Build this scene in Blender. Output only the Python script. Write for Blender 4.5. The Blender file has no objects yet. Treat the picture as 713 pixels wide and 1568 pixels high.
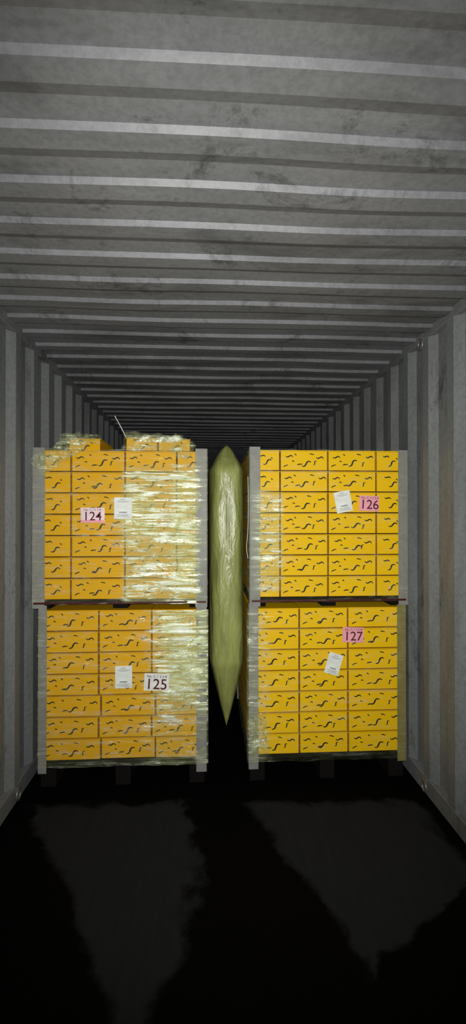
import bpy, bmesh, math, random
from mathutils import Vector, Matrix, noise
random.seed(7)
S = bpy.context.scene
COL = S.collection
try:
    S.view_settings.view_transform = 'Standard'
    S.view_settings.look = 'None'
except Exception as e:
    print(e)

# ------------------------------------------------------------------ helpers
def new_mat(name):
    m = bpy.data.materials.new(name); m.use_nodes = True
    nt = m.node_tree; nt.nodes.clear()
    out = nt.nodes.new('ShaderNodeOutputMaterial')
    return m, nt, out
def N(nt, t, **kw):
    n = nt.nodes.new(t)
    for k, v in kw.items(): setattr(n, k, v)
    return n
def math_(nt, op, a, b=None, c=None, clamp=False):
    n = N(nt, 'ShaderNodeMath', operation=op, use_clamp=clamp)
    for i, v in enumerate((a, b, c)):
        if v is None: continue
        if hasattr(v, 'is_linked'): nt.links.new(v, n.inputs[i])
        else: n.inputs[i].default_value = v
    return n.outputs[0]
def principled(nt, out, col=(.5,.5,.5), rough=.6, metal=0, spec=.4):
    b = N(nt, 'ShaderNodeBsdfPrincipled')
    b.inputs['Base Color'].default_value = (*col, 1)
    b.inputs['Roughness'].default_value = rough
    b.inputs['Metallic'].default_value = metal
    b.inputs['Specular IOR Level'].default_value = spec
    nt.links.new(b.outputs[0], out.inputs[0])
    return b
def noise_node(nt, scale, mapscale=(1,1,1), detail=5, rough=.6, dist=0):
    tc = N(nt, 'ShaderNodeTexCoord'); mp = N(nt, 'ShaderNodeMapping')
    mp.inputs['Scale'].default_value = mapscale
    nz = N(nt, 'ShaderNodeTexNoise')
    nz.inputs['Scale'].default_value = scale; nz.inputs['Detail'].default_value = detail
    nz.inputs['Roughness'].default_value = rough; nz.inputs['Distortion'].default_value = dist
    nt.links.new(tc.outputs['Object'], mp.inputs[0]); nt.links.new(mp.outputs[0], nz.inputs['Vector'])
    return nz
def ramp(nt, src, stops):
    r = N(nt, 'ShaderNodeValToRGB'); e = r.color_ramp.elements
    while len(e) < len(stops): e.new(.5)
    for i, (p, c) in enumerate(stops):
        e[i].position = p; e[i].color = (*c, 1) if len(c) == 3 else c
    nt.links.new(src, r.inputs[0]); return r
def mixc(nt, a, b, fac, mode='MIX'):
    m = N(nt, 'ShaderNodeMix', data_type='RGBA', blend_type=mode)
    for sock, v in ((m.inputs[0], fac), (m.inputs[6], a), (m.inputs[7], b)):
        if hasattr(v, 'is_linked'): nt.links.new(v, sock)
        else: sock.default_value = v if isinstance(v, float) else (*v, 1)
    return m.outputs[2]
def bump(nt, b, h, strength=.3, dist=.01):
    n = N(nt, 'ShaderNodeBump'); n.inputs['Strength'].default_value = strength
    n.inputs['Distance'].default_value = dist
    nt.links.new(h, n.inputs['Height']); nt.links.new(n.outputs[0], b.inputs['Normal'])
def obj(name, me, parent=None, mats=(), smooth=False):
    o = bpy.data.objects.new(name, me); COL.objects.link(o)
    for m in mats: me.materials.append(m)
    if smooth:
        for p in me.polygons: p.use_smooth = True
    if parent: o.parent = parent
    return o
def empty(name, loc=(0,0,0)):
    o = bpy.data.objects.new(name, None); COL.objects.link(o); o.location = loc
    o.empty_display_size = .1
    return o
def box(bm, x0, x1, y0, y1, z0, z1, bev=0, mi=0, bmi=None):
    r = bmesh.ops.create_cube(bm, size=1)
    vs = r['verts']
    for v in vs:
        v.co = Vector(((x0+x1)/2+v.co.x*(x1-x0), (y0+y1)/2+v.co.y*(y1-y0), (z0+z1)/2+v.co.z*(z1-z0)))
    fs = list({f for v in vs for f in v.link_faces})
    bf = []
    if bev:
        es = list({e for v in vs for e in v.link_edges})
        r2 = bmesh.ops.bevel(bm, geom=es, offset=bev, segments=1, affect='EDGES', profile=.5)
        bf = r2['faces']
        fs = list(set([f for f in fs if f.is_valid] + bf))
    for f in fs: f.material_index = mi
    if bmi is not None:
        for f in bf:
            if f.calc_area() < (x1-x0)*(z1-z0)*.3 and max(abs(c) for c in f.normal) < .95: f.material_index = bmi
    return fs
def finish(bm, name):
    me = bpy.data.meshes.new(name); bm.to_mesh(me); bm.free(); return me

# ------------------------------------------------------------------ materials
def steel(name, base, ms=(1,1,1), rough=.5, dark=.55):
    m, nt, out = new_mat(name); b = principled(nt, out, base, rough, 0, .35)
    n1 = noise_node(nt, 1.6, ms, 8, .65, .6)
    r1 = ramp(nt, n1.outputs['Fac'], [(.3, tuple(c*dark for c in base)), (.5, base), (.75, tuple(min(1, c*1.25) for c in base))])
    n2 = noise_node(nt, 45, (1,1,1), 3, .7)
    r2 = ramp(nt, n2.outputs['Fac'], [(.35, (.82,.82,.82)), (.6, (1,1,1))])
    c = mixc(nt, r1.outputs[0], r2.outputs[0], 1.0, 'MULTIPLY')
    n3 = noise_node(nt, 3.3, (1,1,.35), 6, .8, .3)
    r3 = ramp(nt, n3.outputs['Fac'], [(.56, (0,0,0)), (.68, (.75,.75,.75))])
    c = mixc(nt, c, (.030,.031,.032), r3.outputs[0])
    nt.links.new(c, b.inputs['Base Color'])
    bump(nt, b, n2.outputs['Fac'], .15, .004)
    return m
M_wall = steel('painted_steel_wall', (.160,.170,.170), (1,1,.3))
M_ceil = steel('painted_steel_ceiling', (.150,.155,.160), (1,2.5,1))

def floor_mat():
    m, nt, out = new_mat('dark_plywood_floor'); b = principled(nt, out, (.01,.01,.01), .8, 0, .03)
    tc = N(nt, 'ShaderNodeTexCoord')
    nz = noise_node(nt, 2.6, (1,1,1), 8, .62, .3)
    sub = N(nt, 'ShaderNodeVectorMath', operation='SUBTRACT'); sub.inputs[1].default_value = (.5,.5,.5)
    nt.links.new(nz.outputs['Color'], sub.inputs[0])
    sc = N(nt, 'ShaderNodeVectorMath', operation='SCALE'); sc.inputs['Scale'].default_value = .36
    nt.links.new(sub.outputs[0], sc.inputs[0])
    ad = N(nt, 'ShaderNodeVectorMath', operation='ADD')
    nt.links.new(tc.outputs['Object'], ad.inputs[0]); nt.links.new(sc.outputs[0], ad.inputs[1])
    sp = N(nt, 'ShaderNodeSeparateXYZ'); nt.links.new(ad.outputs[0], sp.inputs[0])
    X, Y = sp.outputs[0], sp.outputs[1]
    def lin(src, a, b_): return math_(nt, 'MULTIPLY_ADD', src, a, b_)
    # flash reflection painted into the floor colour: tapering patches bounded by straight-ish, ragged edges
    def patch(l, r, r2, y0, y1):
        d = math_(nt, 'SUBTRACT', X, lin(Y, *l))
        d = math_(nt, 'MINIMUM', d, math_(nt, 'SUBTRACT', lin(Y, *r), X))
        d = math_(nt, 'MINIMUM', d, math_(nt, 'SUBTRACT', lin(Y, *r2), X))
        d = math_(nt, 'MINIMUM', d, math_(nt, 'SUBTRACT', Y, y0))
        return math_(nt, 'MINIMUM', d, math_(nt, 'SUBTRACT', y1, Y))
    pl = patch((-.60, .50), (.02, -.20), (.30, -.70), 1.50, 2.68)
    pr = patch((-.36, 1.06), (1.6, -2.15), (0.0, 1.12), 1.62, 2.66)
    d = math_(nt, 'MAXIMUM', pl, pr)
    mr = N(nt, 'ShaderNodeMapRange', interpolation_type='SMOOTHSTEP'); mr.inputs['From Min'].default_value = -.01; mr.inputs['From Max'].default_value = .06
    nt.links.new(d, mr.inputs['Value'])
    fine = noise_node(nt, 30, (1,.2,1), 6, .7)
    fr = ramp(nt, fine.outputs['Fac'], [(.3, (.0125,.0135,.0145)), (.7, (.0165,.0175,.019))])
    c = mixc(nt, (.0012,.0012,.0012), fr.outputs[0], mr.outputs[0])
    nt.links.new(c, b.inputs['Base Color'])
    bump(nt, b, fine.outputs['Fac'], .1, .002)
    return m
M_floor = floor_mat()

def carton_mat(name, base, alt):
    m, nt, out = new_mat(name); b = principled(nt, out, base, .5, 0, .10)
    at = N(nt, 'ShaderNodeAttribute', attribute_name='tone')
    nz = noise_node(nt, 6, (1,1,1), 4, .6)
    ad = math_(nt, 'ADD', at.outputs['Fac'], math_(nt, 'MULTIPLY_ADD', nz.outputs['Fac'], .8, -.4), clamp=True)
    c = mixc(nt, base, alt, ad)
    nt.links.new(c, b.inputs['Base Color'])
    return m
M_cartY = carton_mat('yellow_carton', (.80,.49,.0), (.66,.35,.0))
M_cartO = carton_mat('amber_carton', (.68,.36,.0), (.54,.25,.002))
def plain(name, col, rough=.6, spec=.3, metal=0):
    m, nt, out = new_mat(name); b = principled(nt, out, col, rough, metal, spec)
    nz = noise_node(nt, 25, (1,1,1), 4)
    r = ramp(nt, nz.outputs['Fac'], [(.3, tuple(c*.85 for c in col)), (.7, tuple(min(1,c*1.08) for c in col))])
    nt.links.new(r.outputs[0], b.inputs['Base Color'])
    return m
M_flap = plain('carton_rim_brown', (.15,.055,.003))
M_ink = plain('black_ink', (.012,.008,.006))
M_board = plain('grey_paperboard_edge', (.22,.218,.205), .5)
M_boardO = plain('olive_paperboard_edge', (.20,.18,.06), .5)
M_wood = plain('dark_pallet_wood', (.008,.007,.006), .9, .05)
M_paper = plain('white_paper', (.70,.73,.68), .6)
M_paperP = plain('pale_pink_paper', (.76,.60,.62), .6)
M_pink = plain('pink_label', (.78,.34,.40), .6)
M_red = plain('label_print_dark', (.09,.01,.02), .6)
M_grey = plain('label_print_grey', (.3,.3,.32), .6)
M_strap = plain('dark_strap', (.06,.012,.012), .4)
M_white = plain('white_film_strand', (.8,.82,.78), .35)
M_ring = plain('galvanised_ring', (.22,.21,.2), .4, .5, .6)

def bag_mat():
    m, nt, out = new_mat('kraft_airbag'); b = principled(nt, out, (.36,.38,.13), .36, 0, .5)
    nz = noise_node(nt, 5, (3,1,.6), 5, .6, .5)
    r = ramp(nt, nz.outputs['Fac'], [(.3, (.17,.19,.05)), (.7, (.32,.345,.11))])
    nt.links.new(r.outputs[0], b.inputs['Base Color'])
    n2 = noise_node(nt, 8, (2.5,1,.5), 4, .5, 1.0); bump(nt, b, n2.outputs['Fac'], .6, .025)
    return m
M_bag = bag_mat()

def film_mat():
    m, nt, out = new_mat('stretch_film')
    at = N(nt, 'ShaderNodeAttribute', attribute_name='wrap_and_glare')
    n1 = noise_node(nt, 2.6, (1,1,13), 6, .65, 1.6)
    r1 = ramp(nt, n1.outputs['Fac'], [(.46, (0,0,0)), (.60, (1,1,1))])
    n2 = noise_node(nt, 6, (1,1,2.0), 5, .6, 2.0)
    r2 = ramp(nt, n2.outputs['Fac'], [(.40, (.12,.12,.12)), (.58, (1,1,1))])
    st = math_(nt, 'MULTIPLY', r1.outputs[0], r2.outputs[0])
    ma = math_(nt, 'MULTIPLY_ADD', st, 1.5, .30)
    mu = math_(nt, 'MULTIPLY', ma, at.outputs['Fac'], clamp=True)
    bp = N(nt, 'ShaderNodeBump'); bp.inputs['Strength'].default_value = .7; bp.inputs['Distance'].default_value = .02
    nt.links.new(n1.outputs['Fac'], bp.inputs['Height'])
    tr = N(nt, 'ShaderNodeBsdfTransparent'); tr.inputs[0].default_value = (.99,.99,.97,1)
    dc = mixc(nt, (.62,.68,.22), (.93,.98,.84), st)  # whitish highlight streaks put into the film's diffuse colour
    df = N(nt, 'ShaderNodeBsdfDiffuse'); nt.links.new(dc, df.inputs[0])
    gl = N(nt, 'ShaderNodeBsdfGlossy'); gl.inputs['Roughness'].default_value = .20; gl.inputs[0].default_value = (.95,.97,.9,1)
    nt.links.new(bp.outputs[0], gl.inputs['Normal'])
    m1 = N(nt, 'ShaderNodeMixShader'); m1.inputs[0].default_value = .34
    nt.links.new(df.outputs[0], m1.inputs[1]); nt.links.new(gl.outputs[0], m1.inputs[2])
    m2 = N(nt, 'ShaderNodeMixShader'); nt.links.new(mu, m2.inputs[0])
    nt.links.new(tr.outputs[0], m2.inputs[1]); nt.links.new(m1.outputs[0], m2.inputs[2])
    nt.links.new(m2.outputs[0], out.inputs[0])
    return m
M_film = film_mat()

# ------------------------------------------------------------------ container shell
W = 1.175; H = 2.69; Y0, Y1 = -1.2, 10.8
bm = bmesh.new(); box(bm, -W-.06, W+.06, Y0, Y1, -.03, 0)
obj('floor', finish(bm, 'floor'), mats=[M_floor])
def ceiling():
    bm = bmesh.new(); p = .212; first = 1.108
    y = first - p*11 - .006
    prof = []
    hh = .017
    while y < Y1:
        prof += [(y-.005, H+hh), (y+.007, H), (y+.007+.070, H), (y+.007+.070+.050, H+hh)]
        y += p
    prev = None
    nx = 16
    for i, (yy, zz) in enumerate(prof):
        row = []
        for k in range(nx+1):
            x = -W-.05 + (2*W+.1)*k/nx
            dz = .008*noise.noise(Vector((x*1.4, yy*1.2, 0))) ; dy = .010*noise.noise(Vector((x*1.3, yy*2.0, 5)))
            row.append(bm.verts.new((x, yy+dy, zz+dz)))
        if prev:
            for k in range(nx): bm.faces.new((prev[k], prev[k+1], row[k+1], row[k]))
        prev = row
    return obj('ceiling', finish(bm, 'ceiling'), mats=[M_ceil])
ceiling()
def wall(name, sgn, phase):
    bm = bmesh.new(); p = .278; y = Y0 - .1 + phase
    prof = []
    while y < Y1:
        prof += [(y, 0), (y+.07, 0), (y+.07+.050, .036), (y+.07+.050+.108, .036)]
        y += p
    zs = [.10, .7, 1.3, 1.9, H-.035]
    prev = None
    for (yy, d) in prof:
        row = [bm.verts.new((sgn*(W+d), yy + .003*noise.noise(Vector((yy, z, sgn))), z)) for z in zs]
        if prev:
            for k in range(len(zs)-1): bm.faces.new((prev[k], prev[k+1], row[k+1], row[k]))
        prev = row
    a, b_ = (W-.002, W+.06)
    x0, x1 = (a, b_) if sgn > 0 else (-b_, -a)
    box(bm, x0, x1, Y0, Y1, H-.036, H+.03, .004)
    box(bm, x0, x1, Y0, Y1, 0.0, .10, .004)
    return obj(name, finish(bm, name), mats=[M_wall])
wall('wall_left', -1, .12)
wall('wall_right', 1, .05)
bm = bmesh.new()
x = -W
while x < W-.05:
    box(bm, x, min(x+.15, W), Y1-.03, Y1, 0, H+.03); box(bm, x+.15, min(x+.26, W+.04), Y1, Y1+.03, 0, H+.03); x += .26
obj('wall_back', finish(bm, 'wall_back'), mats=[M_wall])

def ring(x, y, z, sgn):
    e = empty('lashing_ring', (x, y, z))
    bm = bmesh.new()
    n, m_ = 20, 8
    R, r = .028, .006
    vs = []
    for i in range(n):
        a = 2*math.pi*i/n
        vs.append([bm.verts.new((r*math.sin(2*math.pi*j/m_), (R+r*math.cos(2*math.pi*j/m_))*math.cos(a), (R+r*math.cos(2*math.pi*j/m_))*math.sin(a))) for j in range(m_)])
    for i in range(n):
        for j in range(m_): bm.faces.new((vs[i][j], vs[(i+1)%n][j], vs[(i+1)%n][(j+1)%m_], vs[i][(j+1)%m_]))
    obj('ring', finish(bm, 'ring'), e, [M_ring], True)
    bm = bmesh.new()
    xa, xb = sorted((0.0, sgn*.018)); box(bm, xa-.004, xb, -.015, .015, .012, .042, .003)
    obj('bracket', finish(bm, 'bracket'), e, [M_ring])
for (x, y, z, s) in [(W-.019, 2.67, .055, 1), (W-.019, 2.70, 2.63, 1), (-W+.019, 2.72, .055, -1)]:
    ring(x, y, z, s)

# ------------------------------------------------------------------ cartons
FY = 2.88
SWOOSH = [(-1,-.30),(-.72,-.46),(-.40,-.40),(-.10,-.05),(.12,.28),(.42,.46),(.75,.38),(1,.16)]
TICK = [(-1,.5),(-.3,.7),(.2,.2),(.4,-.5)]
DASH = [(-1,-.1),(-.2,.3),(1,.35)]
def stroke(bm, pts, cx, cz, sx, sz, w, y, rot=0):
    P = []
    c, s = math.cos(rot), math.sin(rot)
    for (a, b) in pts:
        a *= sx; b *= sz; P.append(Vector((cx + a*c - b*s, cz + a*s + b*c)))
    L = []
    n = len(P)
    for i, p in enumerate(P):
        t = (P[min(i+1, n-1)] - P[max(i-1, 0)]).normalized(); nn = Vector((-t.y, t.x))
        ww = w * (.35 + .65*math.sin(math.pi*(i+.4)/(n-.2)))
        L.append((bm.verts.new((p.x+nn.x*ww, y, p.y+nn.y*ww)), bm.verts.new((p.x-nn.x*ww, y, p.y-nn.y*ww))))
    for i in range(n-1):
        f = bm.faces.new((L[i][0], L[i+1][0], L[i+1][1], L[i][1])); f.material_index = 1
def cartons(rows, z0, rh, depth):
    bm = bmesh.new(); lay = bm.faces.layers.float.new('tone_f')
    def one(x0, x1, y0, y1, za, zb, front=True):
        t = random.random()*.8
        g = .0022
        j = random.uniform(-.004, .004) if front else 0
        fs = box(bm, x0+g, x1-g, y0+j, y1, za+.002, zb-.004, .0035, 0, 2)
        fs2 = box(bm, x0+g-.001, x1-g+.001, y0+j-.0025, y1, zb-.009, zb-.0015, .001, 2)
        for f in fs + fs2: f[lay] = t
        if front:
            yy = y0 + j - .0012; w = x1-x0; cx = (x0+x1)/2; cz = (za+zb)/2
            q = lambda a: random.uniform(-a, a)
            if w > .26:
                stroke(bm, SWOOSH, cx+q(.02)+.01, cz-.014+q(.008), .030, .028, .0052, yy, q(.15)+.2)
                stroke(bm, DASH, cx-.032+q(.01), cz-.026, .016, .010, .004, yy)
                stroke(bm, SWOOSH, x0+w*.18+q(.01), cz+.024+q(.004), .022, .020, .0042, yy, -.35)
                stroke(bm, SWOOSH, x1-w*.15+q(.01), cz+.018+q(.006), .022, .024, .0042, yy, -.5)
                stroke(bm, SWOOSH, x1-w*.27+q(.01), cz-.016+q(.006), .014, .018, .0036, yy, .5)
                stroke(bm, TICK, cx-.05+q(.01), cz+.034, .008, .008, .0035, yy)
                stroke(bm, TICK, x0+w*.27+q(.01), cz-.006, .008, .009, .0035, yy, .6)
                stroke(bm, DASH, cx+.04+q(.01), cz+.038, .014, .006, .0035, yy, -.3)
                stroke(bm, DASH, x0+w*.12, cz-.032+q(.004), .016, .008, .0035, yy, .3)
            else:
                stroke(bm, SWOOSH, cx+q(.01)+.008, cz-.014+q(.006), .028, .026, .0048, yy, q(.2)+.15)
                stroke(bm, SWOOSH, cx-w*.12+q(.008), cz+.028, .020, .014, .0042, yy, -.4)
                stroke(bm, TICK, cx+w*.22, cz+.012, .007, .007, .0035, yy)
    z = z0
    for r, edges in enumerate(rows):
        for a, b in zip(edges[:-1], edges[1:]):
            one(a, b, 0, depth*.5-.004, z, z+rh)
        step = (edges[-1]-edges[0])/3
        for k in range(3): one(edges[0]+k*step, edges[0]+(k+1)*step, depth*.5, depth, z, z+rh, False)
        z += rh
    return bm, lay, one
def close_cartons(bm, parent, mat, lay):
    bm.faces.ensure_lookup_table()
    vals = [f[lay] for f in bm.faces]
    me = finish(bm, 'cartons')
    at = me.attributes.new('tone', 'FLOAT', 'FACE')
    at.data.foreach_set('value', vals)
    return obj('cartons', me, parent, [mat, M_ink, M_flap])

def lboard(name, parent, x, z0, z1, sgn, wid, depth=.06, y=-.008, mat=None):
    bm = bmesh.new()
    t = .005
    xa, xb = sorted((x, x+sgn*wid)); box(bm, xa, xb, y-t, y, z0, z1, .0012)
    xa, xb = sorted((x-sgn*t, x)); box(bm, xa, xb, y-t, y+depth, z0, z1, .0012)
    return obj(name, finish(bm, name), parent, [mat or M_board])

def pallet(parent, x0, x1, z0, z1, depth):
    bm = bmesh.new(); h = z1-z0
    top = min(.018, h*.35)
    n = 7
    for k in range(n):
        a = k*depth/n; box(bm, x0, x1, a, a+depth/n*.8, z1-top, z1, .002)
    for xx in (x0+.0, (x0+x1)/2-.045, x1-.09):
        if h > .1:
            for yy in (0, depth/2-.05, depth-.1): box(bm, xx, xx+.09, yy, yy+.1, z0+top, z1-top, .002)
        else:
            box(bm, xx, xx+.09, 0, depth, z0+top*.5, z1-top, .002)
        box(bm, xx, xx+.09, 0, depth, z0, z0+top*(1 if h > .1 else .5), .002)
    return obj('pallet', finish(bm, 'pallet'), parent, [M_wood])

def film(parent, x0, x1, z0, z1, dens, depth=.9, amp=.004, off=.016, so=.009, top_wave=.01):
    bm = bmesh.new()
    nx, nz_, ns = 120, 120, 10
    path = [(x0-so, depth*(1-k/ns)) for k in range(ns)] + [(x0-so + (x1-x0+2*so)*k/nx, -off) for k in range(nx+1)] + [(x1+so, depth*(k+1)/ns) for k in range(ns)]
    dl = []
    grid = []
    for i in range(nz_+1):
        v_ = i/nz_; row = []
        for (px, py) in path:
            z = z0 + (z1-z0)*v_ + (top_wave*noise.noise(Vector((px*9, py*3, 3))) if i in (0, nz_) else 0)
            nn = noise.noise(Vector((px*4, py*3, z*40)))*amp + noise.noise(Vector((px*14, py*3, z*14+9)))*amp*.6
            side = py > -off+1e-6
            row.append(bm.verts.new((px + (nn*.25 if side else 0), py + (0 if side else nn), z)))
            dl.append(dens(px, z) if not side else .35)
        grid.append(row)
    for i in range(nz_):
        for j in range(len(path)-1):
            bm.faces.new((grid[i][j], grid[i][j+1], grid[i+1][j+1], grid[i+1][j]))
    me = finish(bm, 'stretch_film')
    at = me.attributes.new('wrap_and_glare', 'FLOAT', 'POINT'); at.data.foreach_set('value', dl)
    return obj('stretch_film', me, parent, [M_film], True)

def crumple(parent, cx, cz, w, h, y, dens, rot=0, amp=.03, name='loose_film'):
    bm = bmesh.new(); n = 46; dl = []; g = []
    for i in range(n+1):
        row = []
        for j in range(n+1):
            a = (j/n-.5)*w; b = (i/n-.5)*h
            edge = 1 + .18*noise.noise(Vector((a*18, b*18, cx)))
            a *= edge; b *= edge
            x = a*math.cos(rot)-b*math.sin(rot); z = a*math.sin(rot)+b*math.cos(rot)
            d = amp*(noise.noise(Vector((x*22, z*22, cz*5)))*.6 + noise.noise(Vector((x*50, z*50, cx*3)))*.4)
            row.append(bm.verts.new((cx+x, y - amp*.6 + d, cz+z)))
            e = min(i, n-i, j, n-j)/n
            dl.append(dens*min(1, .25+e*5))
        g.append(row)
    for i in range(n):
        for j in range(n): bm.faces.new((g[i][j], g[i][j+1], g[i+1][j+1], g[i+1][j]))
    me = finish(bm, name)
    at = me.attributes.new('wrap_and_glare', 'FLOAT', 'POINT'); at.data.foreach_set('value', dl)
    return obj(name, me, parent, [M_film], True)

def text_mesh(body, size, mat, parent, loc, rot, name='print'):
    cu = bpy.data.curves.new('t', 'FONT'); cu.body = body; cu.size = size
    cu.align_x = 'CENTER'; cu.align_y = 'CENTER'; cu.offset = size*.006
    to = bpy.data.objects.new('t', cu); COL.objects.link(to)
    bpy.context.view_layer.update()
    me = bpy.data.meshes.new_from_object(to.evaluated_get(bpy.context.evaluated_depsgraph_get()))
    bpy.data.objects.remove(to)
    me.materials.clear()
    o = obj(name, me, parent, [mat]); o.location = loc
    o.rotation_euler = (math.pi/2, -rot, 0)
    return o
def sheet(parent, cx, cz, w, h, rot, y, mat, name):
    bm = bmesh.new(); n = 8; g = []
    for i in range(n+1):
        g.append([bm.verts.new(((j/n-.5)*w, -.003*math.sin(j/n*3+cx*7)-.002*(i/n)**2, (i/n-.5)*h)) for j in range(n+1)])
    for i in range(n):
        for j in range(n): bm.faces.new((g[i][j], g[i][j+1], g[i+1][j+1], g[i+1][j]))
    o = obj(name, finish(bm, name), parent, [mat], True)
    o.location = (cx, y, cz); o.rotation_euler = (0, -rot, 0)
    return o
def number_label(parent, num, cx, cz, w, h, rot, y, mat, strip=False):
    sheet(parent, cx, cz, w, h, rot, y, mat, 'number_label')
    yy = y - .009
    c, s = math.cos(rot), math.sin(rot)
    P = lambda a, b: (cx + a*c - b*s, yy, cz + a*s + b*c)
    text_mesh(num, h*.84, M_red, parent, P(0, -h*.10), rot, 'label_number')
    text_mesh('No. C 1 2 3 4', h*.20, M_red, parent, P(0, h*.36), rot, 'label_header')
    if strip:
        sheet(parent, *[P(w*.0, -h*.42)[k] for k in (0, 2)], w*.98, h*.18, rot, y-.004, M_pink, 'label_strip')
def paper(parent, cx, cz, w, h, rot, y):
    sheet(parent, cx, cz, w, h, rot, y, M_paper, 'document_sheet')
    bm = bmesh.new()
    for (b, l) in [(.40,.3),(.33,.7),(.28,.5),(-.30,.7),(-.35,.6),(-.41,.72)]:
        box(bm, -w*l/2, w*l/2, -.0004, .0004, h*b-.0012, h*b+.0012)
    box(bm, -w*.22, w*.22, -.0004, .0004, h*-.23, h*-.17)
    o = obj('document_print', finish(bm, 'document_print'), parent, [M_grey])
    o.location = (cx, y-.008, cz); o.rotation_euler = (0, -rot, 0)

D = 1.02
def load(name, x0, x1, z0, zc, rh, rows, mat, boards, extra=None):
    e = empty(name, (0, FY, 0))
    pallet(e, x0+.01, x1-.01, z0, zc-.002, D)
    bm, lay, one = cartons(rows, zc, rh, D)
    if extra: extra(one, zc + rh*len(rows))
    close_cartons(bm, e, mat, lay)
    for b in boards: lboard('corner_board', e, *b[:3], *b[3:5], **(b[5] if len(b) > 5 else {}))
    return e
sm = lambda a, b, v: max(0, min(1, (v-a)/(b-a)))
def bumpf(v, a, b, s): return sm(a-s, a, v)*(1-sm(b, b+s, v))
# --- left lower
e0 = [-1.092,-.749,-.433,-.108]; e0b = [-1.092,-.735,-.41,-.108]
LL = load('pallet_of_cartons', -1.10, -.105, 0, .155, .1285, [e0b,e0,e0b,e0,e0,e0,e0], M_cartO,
     [(-1.098,.085,1.085,1,.045),(-.105,.07,1.09,-1,.058)])
film(LL, -1.10, -.10, .12, 1.05, lambda x, z: .12 + 1.0*bumpf(x,-.34,-.13,.10)*sm(.36,.56,z) + .25*bumpf(x,-.40,-.05,.1), amp=.007)
number_label(LL, '125', -.401, .618, .15, .105, -.06, -.020, M_paper)
paper(LL, -.597, .655, .10, .135, .0, -.022)
crumple(LL, -.23, .68, .20, .46, -.022, .6, .05, .03)
# --- left upper
e1 = [-1.128,-.915,-.594,-.283,-.105]
def ex(one, zt):
    one(-.594, -.40, .02, .5, zt, zt+.085); one(-.40,-.20,.03,.5,zt,zt+.08)
    one(-.96, -.76, .10, .5, zt, zt+.09)
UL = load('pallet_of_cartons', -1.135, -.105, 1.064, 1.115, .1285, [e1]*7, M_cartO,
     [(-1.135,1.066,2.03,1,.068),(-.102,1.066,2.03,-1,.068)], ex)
film(UL, -1.135, -.102, 1.09, 2.02, lambda x, z: .12 + .78*bumpf(x,-.58,-.17,.04)*bumpf(z,1.1,1.88,.06) + .6*bumpf(x,-.28,-.18,.05)*bumpf(z,1.2,1.88,.1) + .6*bumpf(x,-.60,-.45,.08)*bumpf(z,1.5,1.72,.08), amp=.007)  # film cover, plus flash glare hot spots painted as extra opacity
number_label(UL, '124', -.781, 1.625, .14, .088, -.0, -.026, M_paperP, True)
paper(UL, -.601, 1.667, .105, .128, .0, -.030)
crumple(UL, -.97, 1.99, .34, .12, -.02, .6, .55, .04)
crumple(UL, -.42, 2.06, .36, .11, -.02, .55, -.05, .035)
crumple(UL, -.87, 2.09, .24, .06, .05, .55, 0, .035)
crumple(UL, -.25, 2.03, .16, .12, -.02, .6, -.5, .035)
# --- right lower
e2 = [.16,.468,.772,1.122]; e2b=[.16,.470,.775,1.122]
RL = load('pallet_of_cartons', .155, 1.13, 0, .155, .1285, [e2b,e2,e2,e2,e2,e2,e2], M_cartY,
     [(.160,.075,1.085,1,.055),(1.131,.10,1.07,-1,.05,dict(mat=M_boardO))])
film(RL, .158, 1.13, .12, 1.05, lambda x, z: .06 + .25*bumpf(x,.15,.25,.05))
crumple(RL, .215, .30, .11, .26, -.02, .7, .1, .035)
number_label(RL, '127', .797, .889, .13, .093, -.03, -.026, M_pink)
paper(RL, .677, .712, .088, .13, -.28, -.026)
# --- right upper
e3 = [.17,.35,.649,.953,1.14]
RU = load('pallet_of_cartons', .162, 1.145, 1.064, 1.118, .1300, [e3]*7, M_cartY,
     [(.165,1.066,2.045,1,.062),(1.146,1.066,2.03,-1,.055)])
film(RU, .165, 1.145, 1.09, 2.03, lambda x, z: .06 + .75*bumpf(x,.22,.33,.05)*bumpf(z,1.25,1.70,.12))
number_label(RU, '126', .90, 1.697, .125, .095, -.05, -.026, M_pink)
paper(RU, .738, 1.708, .10, .13, .19, -.026)
def strap(e, x0, x1, z):
    bm = bmesh.new(); box(bm, x0, x1, -.018, -.0165, z-.006, z+.006); box(bm, x0, x0+.002, -.018, .9, z-.006, z+.006); box(bm, x1-.002, x1, -.018, .9, z-.006, z+.006)
    obj('strap', finish(bm, 'strap'), e, [M_strap])
strap(UL, -1.128, -.105, 1.098); strap(RU, .175, 1.135, 1.10)

for e in (LL, UL, RL, RU):
    c = empty('pallet_of_cartons', (0, FY + D + .09, 0))
    for ch in e.children:
        if ch.name.split('.')[0] in ('pallet', 'cartons', 'corner_board'):
            k = bpy.data.objects.new(ch.name.split('.')[0], ch.data); COL.objects.link(k); k.parent = c

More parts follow.
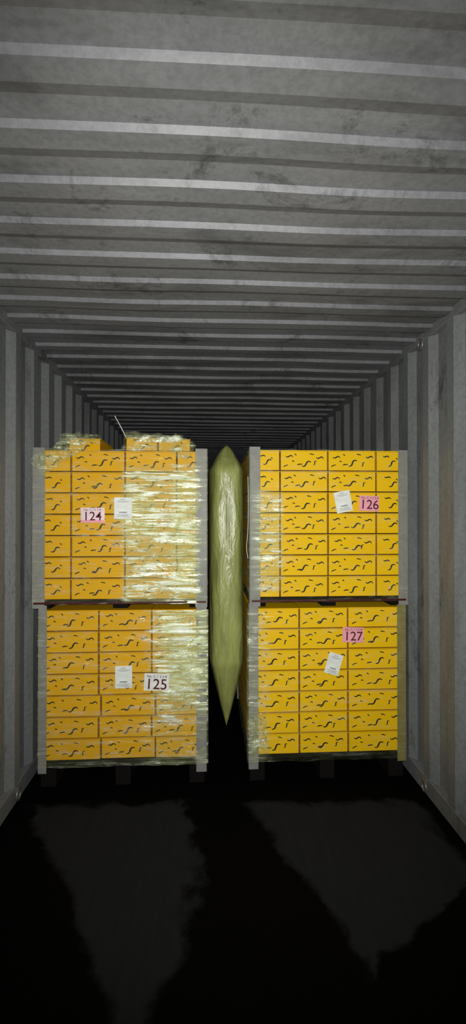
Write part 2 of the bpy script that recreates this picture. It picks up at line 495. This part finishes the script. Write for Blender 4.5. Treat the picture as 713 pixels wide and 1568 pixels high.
# ------------------------------------------------------------------ inflated dunnage bag
def bag():
    bm = bmesh.new(); z0, z1 = .255, 2.085; nz_, na = 90, 56
    rings = []
    for i in range(nz_+1):
        t = i/nz_; z = z0 + (z1-z0)*t
        lo = min(1, (z-z0)/.44); hi = min(1, (z1-z)/.17)
        w = min(lo**.8, hi**.65)
        w = max(w, .012)
        hw = .114*w
        yd = .37*(.55 + .45*w)
        cx = .0275
        row = []
        for k in range(na):
            a = 2*math.pi*k/na
            ca, sa = math.cos(a), math.sin(a)
            px = math.copysign(abs(ca)**.5, ca)*hw; py = math.copysign(abs(sa)**.6, sa)*yd
            fold = 1 + (.02+.10*(1-w))*noise.noise(Vector((px*30/max(w,.2), py*3, z*1.5)))
            wr = .010*noise.noise(Vector((px*22, py*5, z*4)))
            row.append(bm.verts.new((cx+px*min(fold, 1.0), .39+py*(.97+.03*fold)+wr, z)))
        rings.append(row)
    for i in range(nz_):
        for k in range(na): bm.faces.new((rings[i][k], rings[i][(k+1)%na], rings[i+1][(k+1)%na], rings[i+1][k]))
    bm.faces.new(rings[0][::-1]); bm.faces.new(rings[-1])
    e = empty('dunnage_airbag', (0, FY, 0))
    obj('bag', finish(bm, 'bag'), e, [M_bag], True)
bag()

def strand(name, pts, r, mat):
    cu = bpy.data.curves.new(name, 'CURVE'); cu.dimensions = '3D'; cu.bevel_depth = r
    sp = cu.splines.new('BEZIER'); sp.bezier_points.add(len(pts)-1)
    for b, p in zip(sp.bezier_points, pts):
        b.co = p; b.handle_left_type = b.handle_right_type = 'AUTO'
    o = bpy.data.objects.new(name, cu); COL.objects.link(o); cu.materials.append(mat); return o
s1 = strand('film_tail', [(-.60,.08,2.10),(-.62,.05,2.15),(-.665,.04,2.235)], .0022, M_white); s1.parent = UL
s2 = strand('film_tail', [(.150,-.02,1.86),(.152,-.025,1.70),(.148,-.03,1.52),(.142,-.02,1.42),(.15,-.02,1.36)], .0015, M_white); s2.parent = RU

# ------------------------------------------------------------------ camera and light
cam_d = bpy.data.cameras.new('camera'); cam = bpy.data.objects.new('camera', cam_d); COL.objects.link(cam)
cam.location = (-.10, 0, 1.62)
cam_d.sensor_fit = 'VERTICAL'; cam_d.sensor_height = 36; cam_d.lens = 16.53; cam_d.clip_start = .02
cam.rotation_euler = (math.radians(90.48), 0, math.radians(-3.18))
S.camera = cam
ld = bpy.data.lights.new('camera_flash', 'SPOT'); lo = bpy.data.objects.new('camera_flash', ld); COL.objects.link(lo)
ld.energy = 325; ld.spot_size = math.radians(118); ld.spot_blend = 1; ld.shadow_soft_size = .02; ld.color = (1,.99,.95)
lo.location = (-.08, 0, 1.68); lo.rotation_euler = (math.radians(91), 0, math.radians(-3.5))
w = bpy.data.worlds.new('night'); S.world = w; w.use_nodes = True
w.node_tree.nodes['Background'].inputs[0].default_value = (.5,.6,.8,1)
w.node_tree.nodes['Background'].inputs[1].default_value = .008
